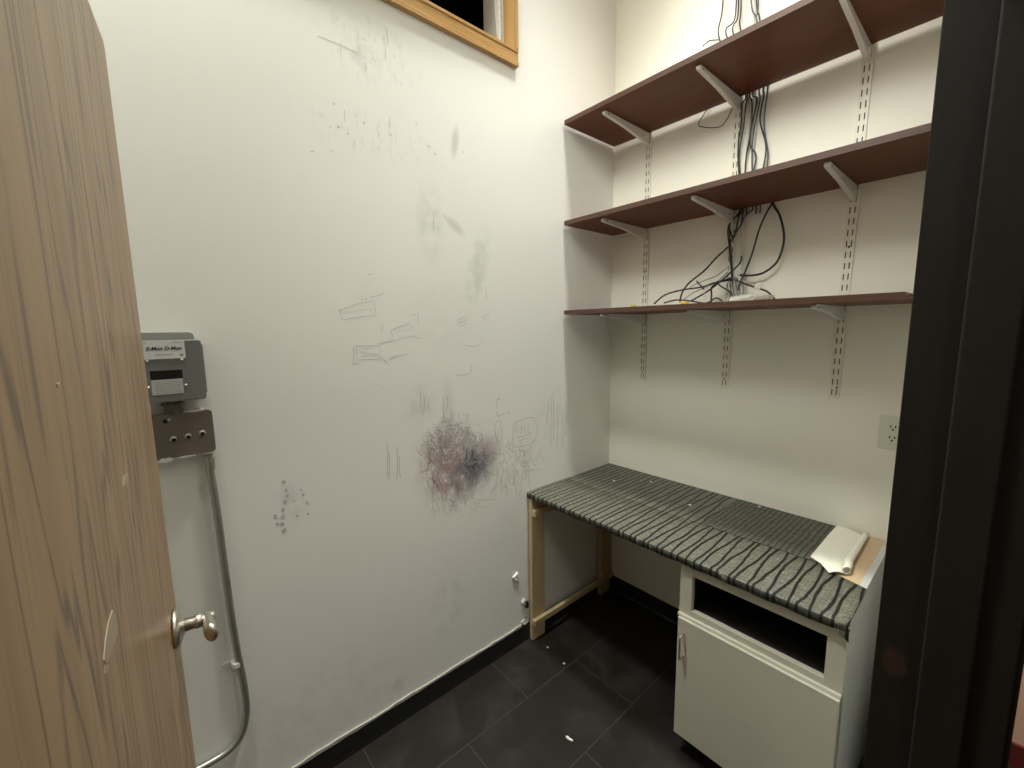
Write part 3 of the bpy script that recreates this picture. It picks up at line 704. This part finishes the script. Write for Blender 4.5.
clump('cable_connector', P3(763,298,-0.15), (0.05, 0.03, 0.012), (0.3, -0.1, 0.1), simple('pinkish_grey_plastic', (0.45, 0.36, 0.32), 0.5), 'pinkish grey connector beside the white adapter', 'connector')

# ------------------------------------------------------------------ electrical outlet
ox, oz = 1.186, 1.142
t = thing('electrical_outlet', (ox, 0, oz-0.058), 'ivory duplex outlet on the wall beside the dark door frame', 'outlet')
bm = B(); prism(bm, [(a, -0.0005, z) for a, z in roundrect(ox-0.036, ox+0.036, oz-0.058, oz+0.058, 0.006)], (0, -0.005, 0)); obj('cover_plate', bm, m_ivory, t, bevel=0.0015)
for s in (-1, 1):
    zc = oz + s*0.019
    bm = B(); prism(bm, [(a, -0.0052, z) for a, z in roundrect(ox-0.0165, ox+0.0165, zc-0.0135, zc+0.0135, 0.009)], (0, -0.0022, 0)); so = obj('socket', bm, m_ivory, t)
    for dx in (-0.0065, 0.0065):
        bm = B(); box(bm, ox+dx-0.0016, ox+dx+0.0016, -0.0080, -0.0070, zc, zc+0.009); obj('slot', bm, m_hole, so)
    bm = B(); cyl(bm, (ox, -0.0070, zc-0.007), (ox, -0.0080, zc-0.007), 0.0032, n=10); obj('ground_hole', bm, m_hole, so)
bm = B(); lathe(bm, (ox, -0.0055, oz), (0, -1, 0), [(0, 0.003), (0.001, 0.0028), (0.0014, 0.001)], 10); obj('screw', bm, m_ivory, t)

# ------------------------------------------------------------------ energy meter, junction box, conduit
t = thing('energy_meter', (0, -1.90, 1.33), 'grey metal electric meter box with printed labels, on the scribbled wall', 'meter box')
bm = B(); prism(bm, [(0.0005, a, z) for a, z in roundrect(-1.995, -1.834, 1.365, 1.523, 0.012)], (0.006, 0, 0)); obj('back_plate', bm, m_lid, t, bevel=0.001)
MY0, MY1, MZ0, MZ1, MX = -1.980, -1.826, 1.352, 1.503, 0.080
bm = B(); prism(bm, [(0.0066, a, z) for a, z in roundrect(MY0, MY1, MZ0, MZ1, 0.007)], (MX-0.0066, 0, 0)); enc = obj('enclosure', bm, m_meter, t, bevel=0.002)
bm = B(); box(bm, 0.012, 0.046, MY1, MY1+0.005, MZ0+0.012, MZ1-0.012); obj('side_flange', bm, m_meter, t, bevel=0.001)
bm = B(); prism(bm, [(MX+0.0003, a, z) for a, z in roundrect(-1.945, -1.860, 1.4585, 1.5015, 0.003)], (0.0012, 0, 0)); lb = obj('brand_label', bm, m_label, t)
lb['label'] = 'white label with navy lettering'
def text_mesh(name, body, size, y, z, x, mat, parent, shear=0.0, ext=0.0003, bold=0.0, sx=1.0):
    fc = bpy.data.curves.new('lettering', 'FONT'); fc.body = body; fc.size = size; fc.extrude = ext; fc.shear = shear; fc.offset = bold
    fc.align_x = 'CENTER'; fc.align_y = 'CENTER'
    tmp = bpy.data.objects.new('lettering', fc); COL.objects.link(tmp)
    dg = bpy.context.evaluated_depsgraph_get(); me = bpy.data.meshes.new_from_object(tmp.evaluated_get(dg))
    bpy.data.objects.remove(tmp)
    # text x -> +y, text y -> +z, facing +x
    me.transform(Matrix(((0, 0, 1, x), (sx, 0, 0, y), (0, 1, 0, z), (0, 0, 0, 1))))
    me.materials.clear(); me.materials.append(mat)
    o = bpy.data.objects.new(name, me); COL.objects.link(o); o.parent = parent
    if parent.type == 'EMPTY': o.matrix_parent_inverse = Matrix.Translation(-Vector(parent.location))
    return o
text_mesh('lettering', 'E-Mon D-Mon', 0.0125, -1.9005, 1.4835, MX+0.0018, m_ink, lb, 0.25, 0.0002, 0.0003, 0.93)
for (a, b_, z, h) in ((-1.918, -1.887, 1.4685, .0026), (-1.942, -1.935, 1.4985, .0016), (-1.882, -1.864, 1.4985, .0016)):
    bm = B(); q = a
    while q < b_:
        w_ = random.uniform(.0012, .0030); box(bm, MX+0.0015, MX+0.0017, q, q+w_, z-h/2, z+h/2); q += w_+0.0008
    obj('small_print', bm, m_inkg, lb)
bm = B(); n = 10; prism(bm, [(MX+0.0015, -1.868+.004*math.cos(2*PI*i/n), 1.4665+.0032*math.sin(2*PI*i/n)) for i in range(n)], (.0002, 0, 0)); obj('round_mark', bm, m_inkg, lb)
bm = B(); box(bm, MX, MX+0.0010, -1.932, -1.8705, 1.4085, 1.4305); obj('display_window', bm, m_glassb, t)
bm = B(); box(bm, MX+0.0002, MX+0.0010, -1.932, -1.8715, 1.3715, 1.4080); l2 = obj('data_label', bm, m_label2, t)
bm = B()
for z in (1.4025, 1.398, 1.3935, 1.389, 1.3845, 1.380, 1.3755):
    q = -1.925
    while q < -1.880:
        w_ = random.uniform(.002, .007); box(bm, MX+0.0010, MX+0.0012, q, q+w_, z-.0008, z+.0008); q += w_+0.0015
obj('small_print', bm, m_inkg, l2)
for (yy, zz) in ((-1.934, 1.4545), (-1.868, 1.4545), (-1.938, 1.391), (-1.866, 1.391)):
    bm = B(); lathe(bm, (MX, yy, zz), (1, 0, 0), [(0, .003), (.0015, .0028), (.0022, .001)], 12); obj('screw', bm, m_chrome, t, True)
bm = B(); cyl(bm, (0.04, -1.895, 1.3185), (0.04, -1.895, 1.3535), 0.019, n=20); cyl(bm, (0.04, -1.895, 1.338), (0.04, -1.895, 1.345), 0.024, n=8); obj('conduit_nipple', bm, m_slot, t)

t = thing('junction_box', (0, -1.88, 1.196), 'brown grey steel junction box with a row of round knobs under the meter', 'junction box')
JY0, JY1, JZ0, JZ1 = -1.955, -1.816, 1.203, 1.318
bm = B(); box(bm, 0.0005, 0.046, JY0+.004, JY1-.004, JZ0+.004, JZ1-.004); obj('body', bm, m_jside, t, bevel=0.002)
bm = B(); prism(bm, [(0.046, a, z) for a, z in roundrect(JY0, JY1, JZ0, JZ1, 0.010)], (0.0035, 0, 0)); obj('cover', bm, m_jbox, t, bevel=0.0008)
for (yy, zz) in ((-1.902, 1.252), (-1.872, 1.2545), (-1.842, 1.258)):
    bm = B(); lathe(bm, (0.0495, yy, zz), (1, 0, 0), [(0, .0075), (.004, .0072), (.006, .005), (.0062, .002)], 18); kn = obj('round_knob', bm, m_chrome, t, True)
    bm = B(); cyl(bm, (0.0555, yy, zz-.0012), (0.0560, yy, zz-.0012), .0050, n=16); obj('knob_centre', bm, m_hole, kn)
bm = B(); cyl(bm, (0.0494, -1.914, 1.300), (0.0500, -1.914, 1.300), .0055, n=16); obj('knockout_hole', bm, m_hole, t)
bm = B(); lathe(bm, (0.0495, -1.907, 1.303), (1, 0, 0), [(0, .0035), (.002, .003), (.0025, .001)], 12); obj('screw', bm, m_chrome, t, True)
for (y0, y1, z0, z1) in ((-1.937, -1.908, 1.194, 1.206), (-1.898, -1.860, 1.1995, 1.2035), (-1.875, -1.83, 1.3165, 1.3205)):
    bm = B(); n = 12; prism(bm, [(0.012, (y0+y1)/2+(y1-y0)/2*math.cos(2*PI*i/n)*random.uniform(.8,1.1), (z0+z1)/2+(z1-z0)/2*math.sin(2*PI*i/n)*random.uniform(.8,1.4)) for i in range(n)], (0.0385, 0, 0))
    obj('paint_spatter', bm, m_paintdrip, t)['label'] = 'white paint spatter along the box edges'

t = thing('electrical_conduit', (0.02, -1.82, 0.3), 'thin galvanised conduit bending down the wall from the junction box', 'conduit')
bm = B(); tube(bm, [on(208.5,460,'x',.018), on(217,512,'x',.018), on(225,570,'x',.018), on(232,620,'x',.018), on(238,655,'x',.018), on(243,680,'x',.018), on(246,700,'x',.018), on(246,716,'x',.018), on(241,735,'x',.018), on(228,751,'x',.018), on(202,767,'x',.018), on(175,780,'x',.018)], 0.0095, 14); obj('tube', bm, m_conduit, t, True)
bm = B(); q = on(210,462,'x',.02); cyl(bm, (0.018, q.y-.0005, q.z+.020), (0.018, q.y, q.z-.022), 0.0115, n=16); cyl(bm, (0.018, q.y-.0005, q.z+.010), (0.018, q.y, q.z+.002), 0.0135, n=6); obj('coupling', bm, m_conduit, t)
bm = B(); q = on(237,664,'x',.018)
pr = [(0.0005, -.034), (0.003, -.034), (0.003, -.013), (0.018, -.0125), (0.0285, -.006), (0.0285, .006), (0.018, .0125), (0.003, .013), (0.003, .018), (0.0005, .018)]
prism(bm, [(a, q.y+b_, q.z-.007) for a, b_ in pr], (0, 0, .014)); obj('strap', bm, m_paintdrip, t)

# ------------------------------------------------------------------ desk
DX1 = 1.216; DF = -0.636; DT = 0.7535
t = thing('desk', (0.6, -0.3, 0), 'long built in desk topped with wavy striped grey liner', 'desk')
bm = B(); box(bm, 0.004, 1.1945, DF+0.010, -0.004, DT-0.026, DT-0.0014); obj('tabletop', bm, m_plytop, t)['label'] = 'bare plywood where the liner is torn away'
def sheet(bm, poly, z0, z1): prism(bm, [(a, b_, z0) for a, b_ in poly], (0, 0, z1-z0))
yt = -0.352
# front strip of liner with a rolled front edge
bm = B()
prof = [(yt, DT), (-0.50, DT+.0004), (DF+0.006, DT), (DF, DT-0.004), (DF-0.0008, DT-0.012), (DF-0.0005, DT-0.027), (DF+0.006, DT-0.0285), (DF+0.03, DT-0.0285)]
nx = 60; rows = []
for i in range(nx+1):
    x = 0.001 + (DX1-0.001)*i/nx; row = []
    ye = yt + 0.006*math.sin(x*9) + 0.003*math.sin(x*37)
    if x > 1.10: ye = yt - 0.02 - 0.04*(x-1.10)/0.12
    for q, (yy, zz) in enumerate(prof):
        if q == 0: yy = ye
        if q in (4, 5): zz += 0.0015*math.sin(x*60)
        row.append(bm.verts.new((x, yy, zz)))
    rows.append(row)
for i in range(nx):
    for q in range(len(prof)-1): bm.faces.new((rows[i][q], rows[i+1][q], rows[i+1][q+1], rows[i][q+1]))
ln = obj('liner_strip', bm, m_liner, t, True); ln['label'] = 'front strip of wavy striped liner'
md = ln.modifiers.new('t', 'SOLIDIFY'); md.thickness = 0.0008; md.offset = -1
bm = B(); sheet(bm, [(0.003, yt-0.012), (0.15, yt-0.004), (0.3, yt-0.010), (0.45, yt-0.006), (0.60, yt-0.012), (0.71, yt-0.008), (0.73, -0.003), (0.003, -0.003)], DT-0.0011, DT+0.0006)
obj('liner_sheet', bm, m_liner, t)['label'] = 'back left sheet of wavy striped liner'
bm = B(); sheet(bm, [(0.70, yt-0.002), (0.85, yt-0.008), (1.0, yt+0.002), (1.10, yt-0.004), (1.105, -0.003), (0.705, -0.003)], DT-0.0011, DT+0.0014)
obj('liner_sheet', bm, m_liner2, t)['label'] = 'back right sheet with a small mesh pattern'
# hanging torn corner at the front right
bm = B(); prism(bm, [(DX1-0.035, DF-0.0012, DT-0.024), (DX1+0.002, DF-0.0012, DT-0.020), (DX1+0.003, DF-0.001, DT-0.048), (DX1-0.006, DF-0.001, DT-0.040)], (0, 0.0008, 0)); obj('torn_corner', bm, m_liner, t)
# peeled flap: back of the liner folded over, rolled right edge
bm = B()
e0 = on(838,524.5,'z',DT+.004); e1 = on(871,536,'z',DT+.012); e2 = on(849,572,'z',DT+.012); e3 = on(822,571,'z',DT+.004); e4 = on(810,556,'z',DT+.004)
rows = []; nu, nv = 26, 14
for jv in range(nv+1):
    v = jv/nv
    Lp = e0.lerp(e4, min(v/0.78, 1)) if v < 0.78 else e4.lerp(e3, (v-0.78)/0.22)
    if v >= 0.78: Lp = Lp + Vector((0.018*((v-.78)/.22 > .05), 0, 0))
    Rp = e1.lerp(e2, v); row = []; d = Rp - Lp; d.z = 0; wl = d.length; d.normalize()
    for iu in range(nu+1):
        s = iu/nu
        if s < 0.62: p = Lp + d*(wl*0.86*s/0.62); p.z = DT + 0.004 + 0.005*math.sin(s/0.62*PI)*(0.4+0.6*v) + 0.002*math.sin(v*7+s*5)
        else:
            a = (s-0.62)/0.38*PI*1.45; R_ = 0.009 + 0.004*v
            p = Lp + d*(wl*0.86 + R_*math.sin(a)); p.z = DT + 0.0035 + R_*1.0*(1-math.cos(a)) * 0.95
        row.append(bm.verts.new(p))
    rows.append(row)
for jv in range(nv):
    for iu in range(nu): bm.faces.new((rows[jv][iu], rows[jv][iu+1], rows[jv+1][iu+1], rows[jv+1][iu]))
fl = obj('peeled_flap', bm, m_paper, t, True); fl['label'] = 'peeled liner flap showing its cream paper back'
md = fl.modifiers.new('t', 'SOLIDIFY'); md.thickness = 0.0009
# legs and rails, left end
LT = DT - 0.0268
bm = B(); box(bm, 0.0078, 0.0285, DF+0.004, DF+0.088, 0.0, LT); obj('leg', bm, m_ply, t, bevel=0.001)
bm = B(); box(bm, 0.0078, 0.0285, -0.100, -0.014, 0.0, LT); obj('leg', bm, m_ply, t, bevel=0.001)
bm = B(); box(bm, 0.029, 0.049, DF+0.002, -0.014, 0.086, 0.112); obj('lower_rail', bm, m_ply, t, bevel=0.001)
bm = B(); box(bm, 0.029, 0.049, DF+0.006, -0.014, 0.640, 0.672); obj('upper_cleat', bm, m_ply, t, bevel=0.001)
# crumbs on the desk
for q, (u, v, r) in enumerate(((614,481,.006), (651,482,.006), (690,505.5,.007), (759,507,.005))):
    p = on(u, v, 'z', DT+.001); bm = B(); n = 7
    prism(bm, [(p.x + r*math.cos(2*PI*i/n)*random.uniform(.6,1.2), p.y + .7*r*math.sin(2*PI*i/n)*random.uniform(.6,1.2), DT+.0018) for i in range(n)], (0.001, 0, .003))
    tag(obj('paper_scrap', bm, m_scrap), ('white crumb on the desk liner, nearest the room corner', 'white crumb on the desk near the back wall, between two others', 'brightest white crumb in the middle of the desk liner', 'pinkish white crumb at the back edge of the mesh patterned liner')[q], 'scrap', 'white crumbs on the desk')

# ------------------------------------------------------------------ cabinet under the desk
CX0, CX1, CF0, CZ1 = 0.756, 1.213, -0.599, LT - 0.0005
t = thing('cabinet', (0.98, -0.3, 0), 'white painted base cabinet with one door and an open slot', 'cabinet')
bm = B(); th = 0.018
box(bm, CX0, CX0+th, CF0+.002, -0.02, 0.082, CZ1); box(bm, CX0+th, CX1-th, -0.04, -0.02, 0.07, CZ1)
box(bm, CX0+th, CX1-th, CF0+.02, -0.04, 0.07, 0.088); box(bm, CX0+th, CX1-th, CF0+.02, -0.04, 0.530, 0.548); obj('carcass', bm, m_white, t)
bm = B(); box(bm, CX1-th, CX1, CF0+.002, -0.005, 0.0, DT-0.0016); obj('side_panel', bm, m_side, t)['label'] = 'greyish right side panel'
bm = B(); FY0, FY1 = CF0-.018, CF0+.002
box(bm, CX0, CX0+0.042, FY0, FY1, 0.532, CZ1); box(bm, CX1-0.042, CX1, FY0, FY1, 0.532, CZ1); box(bm, CX0+.042, CX1-.042, FY0, FY1, 0.686, CZ1); box(bm, CX0+.042, CX1-.042, FY0, FY1, 0.532, 0.560)
obj('face_frame', bm, m_white, t, bevel=0.001)
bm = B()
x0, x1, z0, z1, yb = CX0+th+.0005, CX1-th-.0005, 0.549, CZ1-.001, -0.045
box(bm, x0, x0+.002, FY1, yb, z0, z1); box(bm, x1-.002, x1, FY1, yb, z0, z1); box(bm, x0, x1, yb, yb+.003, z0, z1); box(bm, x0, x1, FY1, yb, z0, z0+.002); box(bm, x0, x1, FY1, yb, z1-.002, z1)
obj('slot_panels', bm, m_inside, t)['label'] = 'dark inner panels of the open slot'  # thin dark panels set over the white carcass inside the slot
bm = B(); box(bm, CX0, CX1, FY0-.010, FY0-.0005, 0.530, 0.5405); obj('ledge', bm, m_lip, t, bevel=0.001)
bm = B(); box(bm, CX0+0.006, CX1-0.002, FY0-.018, FY0-.0008, 0.084, 0.526); dr = obj('door', bm, m_white, t, bevel=0.002)
bm = B(); box(bm, CX0+0.006, CX1-0.002, FY0-.0188, FY0-.0015, 0.5262, 0.5292); obj('edge_strip', bm, m_lip, dr)  # strip along the door top, paler than the door front
hx, hy = 0.785, FY0-.018
bm = B(); tube(bm, [(hx, hy, .478), (hx, hy-.018, .478), (hx, hy-.026, .470), (hx, hy-.026, .44), (hx, hy-.026, .402), (hx, hy-.018, .394), (hx, hy, .394)], 0.0036, 10); obj('handle', bm, m_brass, dr, True)
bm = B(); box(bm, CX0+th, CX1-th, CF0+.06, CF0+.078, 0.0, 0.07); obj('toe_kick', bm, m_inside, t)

# ------------------------------------------------------------------ scraps on the floor
SCR = (((566,737),(572,741),.011,'torn white paper scrap in the middle of the dark floor'), ((563,663),(565,664),.008,'small white crumb on the floor tiles beyond the desk leg'), ((547,647),(548,648),.006,'tiny white crumb at the foot of the desk leg'), ((618,588),(622,592),.008,'thin white scrap on the dark floor under the desk'))
for q, (a, b_, r, lab) in enumerate(SCR):
    p0 = on(*a, 'z', .002); p1 = on(*b_, 'z', .002); d = (p1-p0); d = d.normalized() if d.length > .004 else Vector((1, 0, 0)); e = Vector((-d.y, d.x, 0)); L_ = max((p1-p0).length, r)
    bm = B(); n = 9; pts = []
    for i in range(n):
        an = 2*PI*i/n; w_ = random.uniform(.55, 1.15); pt = (p0+p1)/2 + d*(L_*.6*math.cos(an)*w_) + e*(r*.55*math.sin(an)*w_); pts.append((pt.x, pt.y, .0006))
    prism(bm, pts, (.001, .001, .0035)); tag(obj('paper_scrap', bm, m_scrap), lab, 'scrap', 'white scraps on the floor')

# ------------------------------------------------------------------ light
def area(name, loc, sx, sy, power, colr, rot=(0, 0, 0)):
    l = bpy.data.lights.new(name, 'AREA'); l.shape = 'RECTANGLE'; l.size = sx; l.size_y = sy; l.energy = power; l.color = colr
    o = bpy.data.objects.new(name, l); COL.objects.link(o); o.location = loc; o.rotation_euler = rot; return o
def add_spot(loc, cone, power, colr, aim=None, soft=0.16):
    l = bpy.data.lights.new('unseen_spot', 'SPOT'); l.energy = power; l.color = colr
    l.spot_size = math.radians(cone); l.spot_blend = 1.0; l.shadow_soft_size = soft
    o = bpy.data.objects.new('unseen_spot', l); COL.objects.link(o); o.location = loc
    if aim is not None: o.rotation_euler = (Vector(aim) - Vector(loc)).to_track_quat('-Z', 'Y').to_euler()
LAMP = (0.975, 1.0, 0.945)
add_spot((0.70, -0.60, 4.2), 70, 300, LAMP)  # this and the next stand for the unseen ceiling light, shaped for even walls
add_spot((0.30, -1.90, 4.2), 100, 300, LAMP)
add_spot((0.95, -1.90, 3.10), 52, 152, LAMP, (0.58, 0.0, 2.22), 0.40)  # unseen aimed spot added below the ceiling to brighten the shelf bays
area('hall_fill_light', (2.3, -1.75, 2.55), 0.3, 0.3, 7.5, (1.0, 0.95, 0.86))  # unseen fill added in the hall to lift the lower left wall
add_spot((1.80, -0.45, 2.45), 42, 170, (1.0, 0.82, 0.66), (1.62, 0.2, 0.35), 0.08)  # unseen warm spot added only to light the hall end wall
w = bpy.data.worlds.new('world'); S.world = w; w.use_nodes = True
w.node_tree.nodes['Background'].inputs[0].default_value = (0.02, 0.018, 0.015, 1); w.node_tree.nodes['Background'].inputs[1].default_value = 0.3
S.view_settings.view_transform = 'Standard'; S.view_settings.look = 'None'; S.view_settings.gamma = 1.0; S.view_settings.exposure = 0.0
S.view_settings.use_curve_mapping = False
